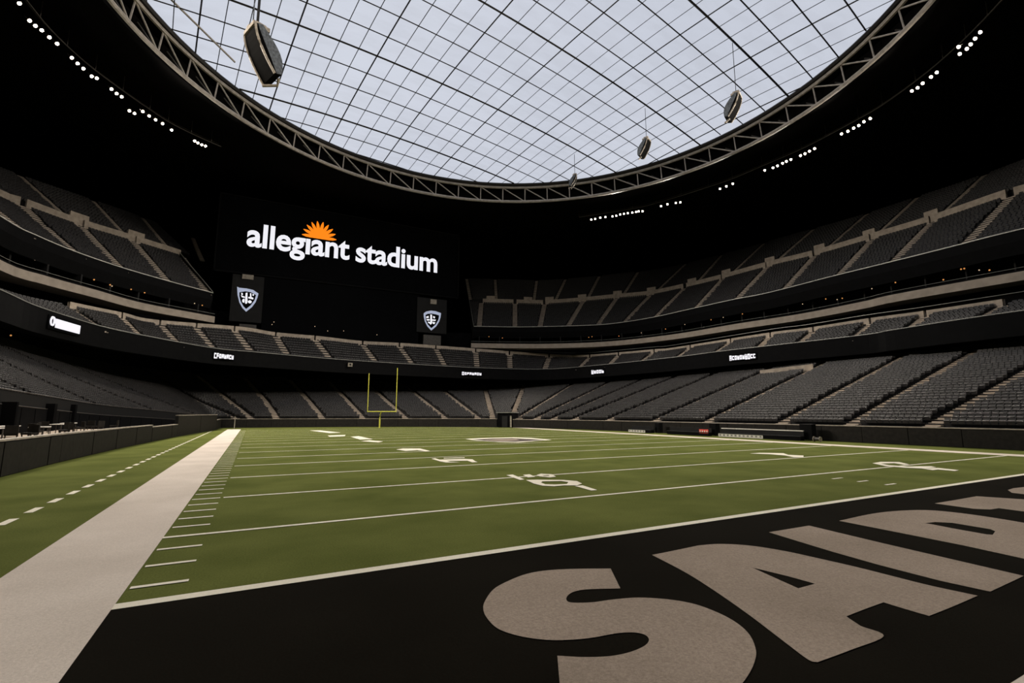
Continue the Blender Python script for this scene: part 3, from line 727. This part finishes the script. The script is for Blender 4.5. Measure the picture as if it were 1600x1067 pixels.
# ------------------------------------------------------------------ hanging loudspeaker clusters
def speaker(u, v, z, h, tilt, lean, label, cable=True):
    p = atz(u, v, z); o = thing('speaker_cluster', label, 'speaker', p, 0, 'speaker clusters hung under the roof')
    s = h/2
    n = 9; fr_ac = np.linspace(0, 1, n); wdt = .62*s
    prof_f = [np.array([0, .45*s - 1.0*s*f**1.6, s*(1-2*f)]) for f in fr_ac]                 # convex front, foot drawn back
    prof_b = [q + [0, -.85*s*math.sin(math.pi*(.12+.76*f)), .10*s] for q, f in zip(prof_f, fr_ac)]
    body = MB().loft([[q + [-wdt, 0, 0] for q in prof_b], [q + [-wdt, 0, 0] for q in prof_f], [q + [wdt, 0, 0] for q in prof_f], [q + [wdt, 0, 0] for q in prof_b], [q + [-wdt, 0, 0] for q in prof_b]])
    for k_ in (0, n-1): body.poly([prof_b[k_] + [-wdt, 0, 0], prof_f[k_] + [-wdt, 0, 0], prof_f[k_] + [wdt, 0, 0], prof_b[k_] + [wdt, 0, 0]])
    body.build('speaker_body', M['speaker'], o)
    for sx in (-1, 1):
        MB().loft([[q + [sx*(wdt+.03), 0, 0] for q in prof_b], [q*.3 + p_*.7 + [sx*(wdt+.03), 0, 0] for q, p_ in zip(prof_b, prof_f)]]).build('speaker_side', M['speaker_grey'], o)
        MB().tube([q + [sx*wdt, .02, 0] for q in prof_f], .06*s, 6).build('speaker_trim', M['speaker_frame'], o)
    top = prof_f[0]
    MB().box((0, top[1]-.30*s, s*1.05), (1.1*s, .75*s, .20*s)).box((.3*s, top[1]-.25*s, s*1.25), (.25*s, .55*s, .22*s)).box((-.3*s, top[1]-.35*s, s*1.18), (.2*s, .4*s, .25*s)).build('rigging_frame', M['speaker_frame'], o)
    MB().tube([(-.3*s, prof_b[-1][1], -s*.95), (0, prof_b[-1][1]-.1*s, -s*1.12), (.45*s, prof_f[-1][1]+.1*s, -s*1.2)], .07*s, 5).build('lower_bracket', M['speaker_frame'], o)
    zt = dome(p[0], p[1]) - z
    MB().tube([(.05, top[1]-.3*s, s*1.1), (.05, top[1]-.3*s, zt)], .17 if cable else .05, 6).build('hanging_cable', M['cable'], o)
    if cable: MB().tube([(.55*s, top[1]-.3*s, s*1.2), (.75*s, top[1]-.3*s, zt)], .08, 5).build('hanging_cable', M['speaker_grey'], o)
    o.rotation_euler = (0, 0, tilt)
    return o
speaker(404, 84, 48.5, 5.4, math.radians(112), 0, 'large black curved speaker cluster on a thick cable above the team crests')
speaker(1149, 168, 53, 3.6, math.radians(-155), 0, 'black speaker cluster on one thin wire beside the roof truss', False)
speaker(1009, 232, 56, 3.2, math.radians(-155), 0, 'smaller black speaker cluster between the two others on its line', False)
speaker(897, 284, 57, 2.7, math.radians(-128), 0, 'smallest speaker cluster just showing over the edge of the roof truss', False)

# ------------------------------------------------------------------ video board in the open end
YB = 136.0
def B(u, v): return aty(u, v, YB)
x0, x1 = B(340, 360)[0], B(716, 430)[0]; zb, zt = 37.6, 57.5
board = thing('video_board', 'huge black video board showing the stadium name under an orange sunburst', 'video board', ((x0+x1)/2, YB, zb))
def loc(o, c): return np.asarray(c, float) - np.array(o.location)
bc = loc(board, ((x0+x1)/2, YB+.9, (zb+zt)/2)); MB().box(bc, (x1-x0, 1.6, zt-zb)).build('board_housing', M['screen'], board)
MB().box(loc(board, ((x0+x1)/2, YB+.08, (zb+zt)/2)), (x1-x0-1.2, .1, zt-zb-1.2)).build('screen', M['screen'], board); screen = board.children[-1]
fr = MB()
for zz in (zb, zt): fr.box(loc(board, ((x0+x1)/2, YB+.05, zz)), (x1-x0+.3, .5, .35))
for xx in (x0, x1): fr.box(loc(board, (xx, YB+.05, (zb+zt)/2)), (.35, .5, zt-zb))
fr.build('board_frame', M['dark'], board)
def text_mesh(word, xl, xr, zbase, xh, y, parent, name):
    cu = bpy.data.curves.new(name, 'FONT'); cu.body = word; cu.size = 1; cu.offset = .024; cu.extrude = .008; cu.resolution_u = 4; cu.space_character = .98
    t = bpy.data.objects.new(name, cu); COL.objects.link(t); bpy.context.view_layer.update()
    dg = bpy.context.evaluated_depsgraph_get(); me_ = bpy.data.meshes.new_from_object(t.evaluated_get(dg)); bpy.data.objects.remove(t)
    co = np.array([v.co for v in me_.vertices]); w0, w1 = co[:, 0].min(), co[:, 0].max()
    sx = (xr-xl)/(w1-w0); sz = xh/co[:, 1].max()
    L0 = parent.location
    for v in me_.vertices:
        v.co = (xl + (v.co.x-w0)*sx - L0[0], y - v.co.z*3 - L0[1], zbase + v.co.y*sz - L0[2])
    me_.materials.clear(); me_.materials.append(M['led_white'])
    o = link(name, me_, screen); o['label'] = 'white lit lettering'
    return o
base_z = B(386, 383)[2]; asc = B(413, 351)[2]-base_z
text_mesh('alleg\u0131ant', B(385, 380)[0], B(546, 400)[0], base_z, asc, YB-.02, board, 'lettering')
text_mesh('stadium', B(555.5, 405)[0], B(683, 425)[0], B(600, 413)[2]-.15, asc*.98, YB-.02, board, 'lettering')
# sunburst: half disc with pointed petals
sc_ = B(499, 372); sun = []
k = (B(527, 366)[0]-B(473, 363)[0])/2
npet = 10
for i in range(npet):
    a0 = math.pi*(1.045 - 1.09*(i+.0)/npet); a1 = math.pi*(1.045 - 1.09*(i+.5)/npet); a2 = math.pi*(1.045-1.09*(i+1)/npet)
    for a, r in ((a0, .56), (a0*.6+a1*.4, .80), (a1+.02, 1.0), (a1-.02, 1.0), (a2*.6+a1*.4, .80)):
        sun.append((sc_[0]+k*r*math.cos(a), sc_[2]+k*r*math.sin(a)*1.04+.15))
sun.append((sc_[0]+k*.56*math.cos(-.045*math.pi), sc_[2]+k*.56*math.sin(-.045*math.pi)+.15))
flat_poly('sunburst', [loc(board, (x, YB-.03, z)) for x, z in sun], [], M['led_orange'], screen)['label'] = 'orange lit sunburst'
# dark glazed wall below the board
xa, xb = B(412, 460)[0], B(655, 490)[0]
struct('wall_board_base', MB().box(((xa+xb)/2, YB+.9, 30), (xb-xa, 1.2, 15.4)).mesh('wall_board_base', M['screen']))
# crest panels either side
sh_out = [(112, 300), (150, 318), (270, 330), (380, 355), (468, 415), (452, 480), (420, 560), (360, 640), (262, 718), (200, 655), (150, 565), (120, 440)]
sh_in = [(150, 395), (250, 378), (340, 392), (428, 442), (400, 530), (340, 610), (262, 672), (215, 625), (172, 545), (150, 460)]
marks = [[(255, 405), (285, 398), (285, 545), (275, 585), (248, 585), (245, 540)], [(175, 440), (205, 455), (243, 468), (240, 488), (190, 478)], [(200, 515), (228, 500), (240, 515), (232, 570), (205, 562), (195, 540)],
         [(327, 410), (348, 410), (352, 475), (385, 488), (380, 515), (340, 505), (298, 495), (300, 470), (327, 470)], [(295, 535), (330, 525), (358, 548), (345, 575), (315, 580), (290, 560)], [(180, 405), (205, 405), (210, 440), (185, 440)], [(370, 420), (395, 430), (388, 455), (368, 450)]]
mk2 = [[(340, 445), (368, 445), (370, 590), (345, 615), (330, 595), (340, 560)], [(270, 480), (310, 465), (315, 500), (275, 505)], [(275, 520), (330, 520), (330, 545), (285, 545)], [(385, 470), (420, 480), (415, 510), (388, 500)], [(372, 525), (435, 530), (425, 552), (370, 548)], [(300, 560), (335, 570), (335, 595), (305, 585)], [(378, 565), (425, 575), (405, 608), (380, 595)]]
so2 = [(230, 425), (270, 395), (350, 378), (430, 388), (520, 420), (512, 490), (490, 560), (440, 640), (357, 710), (290, 640), (250, 560), (232, 480)]
si2 = [(262, 450), (300, 432), (360, 428), (430, 440), (488, 460), (475, 530), (430, 610), (357, 672), (300, 610), (265, 540)]
for k_, (cxs, cys, scl, out_, in_, mk, pl, box, lab) in enumerate([
        (360, 420, 10.67, sh_out, sh_in, marks, (364, 428, 408, 505), (379, 429, 396, 438), 'dark panel with a lit shield crest beside the nearer wing of the upper deck'),
        (640, 450, 10.67, so2, si2, mk2, (652, 464, 697, 522), (672, 468, 681, 476), 'dark panel with a smaller lit shield crest beside the wide wing of the upper deck')]):
    a, b = B(pl[0], pl[1]), B(pl[2], pl[3]); c = (a+b)/2
    o = thing('crest_panel', lab, 'sign', (c[0], YB-.3, min(a[2], b[2])))
    MB().box(loc(o, (c[0], YB+.1, c[2])), (abs(b[0]-a[0]), .6, abs(a[2]-b[2]))).build('panel', M['panel_dark'], o)
    def P_(lst, dy): return [loc(o, (B(*q)[0], YB-.2-dy, B(*q)[2])) for q in px(lst, cxs, cys, scl)]
    sh = flat_poly('shield_border', P_(out_, .03), [], M['led_blue'], o)
    flat_poly('shield_field', P_(in_, .06), [], M['screen'], sh)
    for q in mk: flat_poly('shield_mark', P_(q, .09), [], M['led_white'], sh)
    a, b = B(box[0], box[1]), B(box[2], box[3]); c = (a+b)/2
    MB().box(loc(o, (c[0], YB-.4, c[2])), (abs(b[0]-a[0]), .5, abs(a[2]-b[2]))).build('vent_box', M['cap'], o)
    # concrete pier under the panel
    a, b = B(pl[0]+10, pl[3]), B(pl[2]-8, pl[3]+14)
    struct('wall_pier', MB().box(((a[0]+b[0])/2, YB+.5, (a[2]+b[2])/2-.4), (abs(b[0]-a[0]), .8, abs(a[2]-b[2])+.6)).mesh('wall_pier', M['steel_dark']))

# ------------------------------------------------------------------ LED messages on the ribbon
def ribbon_sign(u0, v0, u1, v1, hp, style, label, seed):
    p0, t0 = MF.hit(u0, v0, -.25); p1, t1 = MF.hit(u1, v1, -.25)
    h = hp * np.linalg.norm(p0-[0, 0, 3])/FPX*.92
    c = (p0+p1)/2; o = thing('ribbon_message', label, 'sign', c)
    d = (p1-p0)[:2]; L = np.linalg.norm(d); d /= L; n = np.array([-d[1], d[0]]);
    if np.dot(n, np.array([0, 0])-c[:2]) < 0: n = -n
    X, Y, Z = np.array([d[0], d[1], 0]), np.array([n[0], n[1], 0]), np.array([0, 0, 1.])
    zc = (p0[2]+p1[2])/2; bow = .30
    r = random.Random(seed)
    def bar(x, z, w, hh): return MB().box(X*x + Y*bow + Z*(z), (w, .08, hh), (X, Y, Z))
    MB().box(Y*(bow-.12), (L*1.06, .12, h*1.25), (X, Y, Z)).build('display', M['screen'], o)
    if style == 'block':
        bar(L*.08, 0, L*.82, h*.80).build('lit_band', M['led_sign'], o)
        q = MB().tube([X*(-L*.43 + .055*L*math.cos(t)) + Y*bow + Z*(.36*h*math.sin(t)+.1*h) for t in cz(14)], .13, 5, True); q.build('lit_ring', M['led_sign'], o)
    else:
        n_ = int(style); w = L/n_
        for i in range(n_):
            g = MB(); x = -L/2 + (i+.5)*w; st = .24*w; hh = h*(1.0 if i == 0 or r.random() < .2 else .74)
            parts = [(x-.30*w, 0, st, hh)]
            if r.random() < .8: parts.append((x+.22*w, 0, st, hh*.95))
            for zz in r.sample([-.38, 0, .38], 2): parts.append((x, zz*hh, .72*w, .26*h))
            for q in parts: g.box(X*q[0] + Y*bow + Z*q[1], (q[2], .08, q[3]), (X, Y, Z))
            g.build('lit_glyph', M['led_sign'], o)
    return o
ribbon_sign(74, 501.5, 121, 516, 14, 'block', 'solid white lit band with a ring mark on the ribbon board', 1)
ribbon_sign(333, 555.5, 364, 558.5, 8, '8', 'short white lit wording on the ribbon between the patio corner and goal posts', 2)
ribbon_sign(721, 583, 752, 585, 5.5, '8', 'small lowercase white wording on the ribbon above the dark tunnel booth', 3)
ribbon_sign(925, 581, 945, 580.5, 7, '5', 'shortest white lit word on the ribbon board', 4)
ribbon_sign(1141, 559.5, 1182, 556.5, 8, '10', 'long thin white wording with a leading logo on the ribbon above the benches', 5)

# ------------------------------------------------------------------ small lamps glowing in the suites and concourse
orb = lathe([(.01, .13), (.09, .09), (.13, 0), (.09, -.09), (.01, -.13)], 8)
orb_o = orb.mesh('suite_lamp', M['lamp_orange'], True); orb_w = lathe([(.01, .11), (.08, .07), (.11, 0), (.08, -.07), (.01, -.11)], 8).mesh('suite_lamp', M['lamp_white'], True)
for i, (u, v) in enumerate([(1362, 449), (1501, 416), (1506, 415), (1530, 422), (1399, 441), (1316, 466), (1254, 475), (1474, 437), (1546, 422), (1308, 468), (1290, 465), (967, 525), (1002, 520), (925, 526), (920, 527), (1070, 507), (1111, 499), (1040, 514), (1130, 495), (1160, 490), (172, 445), (175, 447), (147, 437), (226, 457), (304, 474), (316, 477), (205, 450), (55, 404), (785, 528), (764, 526)]):
    p, t = SF.hit(u, v, 1.6)
    p[2] = min(max(p[2], 24.3), 26.2)
    tag(link('suite_lamp', orb_w if i % 3 == 0 else orb_o), 'small glowing lamp inside the dark suites below the upper deck', 'lamp', 'lamps in the dark suites').location = p
for i, (u, v) in enumerate([(77, 522), (82, 523), (40, 516), (17, 524), (115, 537), (1462, 537), (1532, 527), (1502, 531), (1594, 520), (1275, 565)]):
    p, t = LB.hit(u, v, 3.5)
    tag(link('concourse_lamp', orb_w if i % 3 == 2 else orb_o), 'small glowing lamp in the concourse behind the lower bowl', 'lamp', 'lamps in the lower concourse').location = p
for i, (u, v) in enumerate([(425, 507), (428, 503), (492, 510), (512, 517), (537, 517), (589, 523)]):
    tag(link('terrace_lamp', orb_w), 'tiny white lamp along the terrace under the video board', 'lamp', 'lamps under the video board').location = aty(u, v, YB-.6)

# ------------------------------------------------------------------ goal post
gx, gy = 22.8, 99.0
g = thing('goal_post', 'yellow football goal post with two tall uprights in the far end zone', 'goal post', (gx, gy+1.6, 0))
MB().tube([(0, 0, 0), (0, 0, 2.0), (0, -.25, 2.7), (0, -.9, 3.15), (0, -1.6, 3.25)], .11, 8).build('gooseneck', M['yellow'], g)
MB().tube([(-2.82, -1.6, 3.25), (2.82, -1.6, 3.25)], .10, 8).build('crossbar', M['yellow'], g)
for s_, hh in ((-1, 10.8), (1, 12.1)): MB().tube([(s_*2.82, -1.6, 3.15), (s_*2.82, -1.6, hh)], .075, 8).build('upright', M['yellow'], g)
MB().tube([(0, 0, 0), (0, 0, 1.7)], .15, 10).build('post_pad', M['yellow'], g)
p = atz(366, 669.8)
tag(MB().tube([(p[0], p[1], 0), (p[0], p[1], 2.3)], .09, 6).build('corner_post', M['cap']), 'slim pale post standing against the wall at the far field corner', 'post')

# ------------------------------------------------------------------ tunnel booth in the far corner
bp_ = atz(802, 668.2); bd = thing('tunnel_booth', 'black roofed tunnel booth breaking the far padded wall', 'booth', (BOOTH[0], BOOTH[1], 0), math.atan2(bdv[1], bdv[0]))
MB().box((0, 1.2, 1.5), (3.6, 2.4, 3.0)).build('booth_body', M['blackwall'], bd)
MB().box((0, 1.1, 3.06), (3.9, 2.8, .14)).build('booth_roof', M['rail_dim'], bd)
MB().box((0, -.03, 1.2), (1.3, .06, 2.3)).build('booth_door', M['panel_dark'], bd)
MB().box((1.5, -.06, 1.25), (.34, .1, 2.3)).build('booth_post', M['cap'], bd)

# ------------------------------------------------------------------ team benches and equipment along the right wall
def bench(u0, u1, v, hpx, label, front, fw, red=False, back=True):
    a, b = atz(u0, v), atz(u1, v); x = 52.6
    # the bench stands parallel to the wall at x = 52.6
    ya = ray(u0, v)[1]/ray(u0, v)[0]*x; yb = ray(u1, v)[1]/ray(u1, v)[0]*x; L = abs(ya-yb); c = (x, (ya+yb)/2, 0)
    o = thing('team_bench', label, 'bench', c)
    MB().box((0, 0, .22), (.62, L, .36)).build('bench_base', M['dark'], o)
    MB().box((-.05, 0, .47), (.66, L, .10)).build('bench_seat', M['panel_dark'], o)
    MB().box((.32, 0, .72), (.10, L, .62)).build('bench_back', M['panel_dark'], o)
    if back: MB().box((.30, 0, 1.06), (.16, L, .10)).build('back_rail', M['white'], o)
    f = MB().box((-.34, L/2-fw*L/2 if not red else -L/2+fw*L/2, .26 if not red else .62), (.04, fw*L, .42 if not red else .5)); f = f.build('front_sign', M['red'] if red else M['white'], o)
    # small dark strokes on the sign
    n_ = max(4, int(fw*L/.55)); s0 = (L/2-fw*L) if not red else -L/2
    for i in range(n_):
        MB().box((-.37, s0 + (i+.5)*fw*L/n_, .26 if not red else .62), (.02, fw*L/n_*.45, .2)).build('sign_stroke', M['white'] if red else M['rail_dim'], f)
    return o
bench(1126, 1254, 686, 14, 'long team bench with white back rail and white sign panel', 'white', .58)
bench(985, 1020, 679, 8, 'short dark bench with one white sign panel at the far end of the row', 'white', .75, back=False)
bench(1045, 1110, 683, 8, 'dark bench carrying a small red sign', 'red', .2, red=True, back=False)
for (u, wd, hh, lab) in [(1263, 1.3, 1.75, 'tall black equipment case standing at the end of the long bench'), (1117, 1.0, 1.6, 'black equipment case between the red sign and the long bench'), (1030, .8, 1.5, 'narrow black case beside the far short bench')]:
    r = ray(u, 680); y = r[1]/r[0]*53.65
    o = thing('equipment_case', lab, 'case', (53.65, y, 0))
    MB().box((0, 0, hh/2+.06), (.8, wd, hh-.12)).build('case_body', M['dark'], o); MB().box((0, 0, hh+.01), (.84, wd+.04, .06)).build('case_lid', M['panel_dark'], o)
    for sy in (-1, 1): MB().tube([(-.3, sy*wd*.35, 0), (-.3, sy*wd*.35, .10)], .05, 6).build('caster', M['steel_dark'], o)
r = ray(1277, 684); y = r[1]/r[0]*52.4
o = thing('cable_reel', 'low pale cable reel on the turf beside the tall black case', 'cable reel', (52.4, y, 0))
MB().tube([(0, -.35, .28), (0, -.30, .28)], .28, 12).build('reel_flange', M['cap'], o); MB().tube([(0, .30, .28), (0, .35, .28)], .28, 12).build('reel_flange', M['cap'], o)
MB().tube([(0, -.3, .28), (0, .3, .28)], .17, 10).build('reel_drum', M['steel_dark'], o)
# pale camera box on the mezzanine front
p, t = MF.hit(547, 570, -.6)
o = thing('camera_box', 'small pale camera box fixed to the ribbon front over the end stand', 'box', p)
MB().box((0, 0, 0), (1.0, .7, .9)).build('box_body', M['cap'], o); MB().box((0, -.36, .05), (.5, .05, .4)).build('box_window', M['panel_dark'], o.children[0])

# ------------------------------------------------------------------ terrace with tables behind the left wall
struct('terrace_floor', MB().poly([(-10.6, 5, 1.35), (-10.6, 42, 1.35), (-9.4, 63.5, 1.35), (-17, 66, 1.35), (-18, 60, 1.35), (-18, 5, 1.35)]).mesh('terrace_floor', M['wood']))
tq = [t for t in np.linspace(128, 218, 60)]
fr_ = LF.at(np.array(tq), -.55)
wt = struct('wall_terrace', MB().loft([fr_*[1, 1, 0] + [0, 0, 0], fr_ + [0, 0, .35], fr_ + [-.3, 0, .35]], flip=True).mesh('wall_terrace', M['pad_joint']))
MB().tube([p + [0.15, 0, .42] for p in fr_], .04, 4).build('wall_rail', M['steel_dark'], wt)
MB().tube([p + [0.15, 0, -.75] for p in fr_], .05, 4).build('wall_rail', M['steel_dark'], wt)
for i in range(0, len(tq)-1, 2):
    a, b = fr_[i], fr_[min(i+2, len(tq)-1)]; d = b-a; L = np.linalg.norm(d[:2]); d2 = d[:2]/L
    c = (a+b)/2
    h_ = c[2]-1.9
    if h_ > .4: MB().box((c[0]+.12, c[1], 1.05+h_/2), (L-.12, .10, h_), (np.array([d2[0], d2[1], 0]), np.array([-d2[1], d2[0], 0]), np.array([0, 0, 1.]))).build('wall_panel', M['dark'], wt)
for yy, w in ((40.5, .5), (48.0, .6), (52.0, .35), (60.5, .7), (66.5, .6)):
    MB().box((-16.75, yy, 2.6), (.9, w, 2.5)).build('column', M['blackwall'], wt)
def table(x, y, L, label, h=.74):
    o = thing('terrace_table', label, 'table', (x, y, 1.35))
    MB().box((0, 0, h), (.8, L, .06)).build('table_top', M['white'], o)
    for sx in (-1, 1):
        for sy in (-1, 1): MB().tube([(sx*.32, sy*(L/2-.1), 0), (sx*.32, sy*(L/2-.1), h)], .03, 5).build('table_leg', M['steel_dark'], o)
table(-14.9, 46.0, 2.6, 'long white counter table on the terrace near the widest wall column')
table(-13.6, 40.2, 1.2, 'white table on the terrace closest to the dark sofas')
table(-12.2, 42.8, 1.2, 'small white table standing by the field wall of the terrace')
table(-13.8, 52.4, 1.4, 'white table in the middle of the tan terrace floor')
table(-14.5, 57.5, 1.6, 'white table at the far end of the terrace')
ch = None
for i, (x, y, rz) in enumerate([(-12.4, 39.2, .3), (-12.0, 40.6, 2.8), (-14.8, 42.6, 1.2), (-13.2, 45.6, -.4), (-11.9, 46.4, 1.9), (-12.6, 50.2, .2), (-14.9, 51.0, 1.5), (-13.0, 54.4, 2.2), (-15.5, 55.4, .1), (-13.3, 58.8, 3.0), (-12.2, 56.6, .9), (-11.8, 60.2, 1.6)]):
    o = thing('terrace_chair', 'low dark lounge chair on the tan terrace behind the field wall', 'chair', (x, y, 1.35), rz, 'dark lounge chairs on the terrace')
    if ch is None:
        ch = [('seat', MB().box((0, 0, .40), (.58, .58, .12)).mesh('seat', M['pad'])), ('backrest', MB().box((0, -.28, .68), (.58, .10, .5)).mesh('backrest', M['pad']))] + \
             [('leg', MB().box((sx*.24, sy*.24, .17), (.05, .05, .34)).mesh('leg', M['steel_dark'])) for sx in (-1, 1) for sy in (-1, 1)]
    for nm, me_ in ch: link(nm, me_, o)
for (x, y, L, lab) in [(-14.4, 36.6, 3.0, 'long dark sofa on the terrace in front of the first column'), (-15.9, 44.0, 2.2, 'shorter dark sofa between two white terrace tables')]:
    o = thing('terrace_sofa', lab, 'sofa', (x, y, 1.35))
    MB().box((0, 0, .22), (.9, L, .42)).build('sofa_seat', M['dark'], o); MB().box((-.4, 0, .55), (.18, L, .6)).build('sofa_back', M['dark'], o)
    for sy in (-1, 1): MB().box((0, sy*(L/2-.08), .35), (.9, .16, .6)).build('sofa_arm', M['dark'], o)
# white door post in the tall wall
p = atz(299, 672)
tag(MB().box((p[0]+.15, p[1], 1.2), (.25, .5, 2.3)).box((p[0]+.2, p[1]+3, .6), (.25, .35, 1.2)).build('wall_post', M['cap']), 'pale door post against the tall black wall', 'post')
p = atz(218, 690.5)
tag(MB().box((p[0]+.1, p[1], .1), (.5, 2.2, .2)).build('kerb_block', M['cap']), 'pale low block on the turf at the foot of the padded wall', 'block')
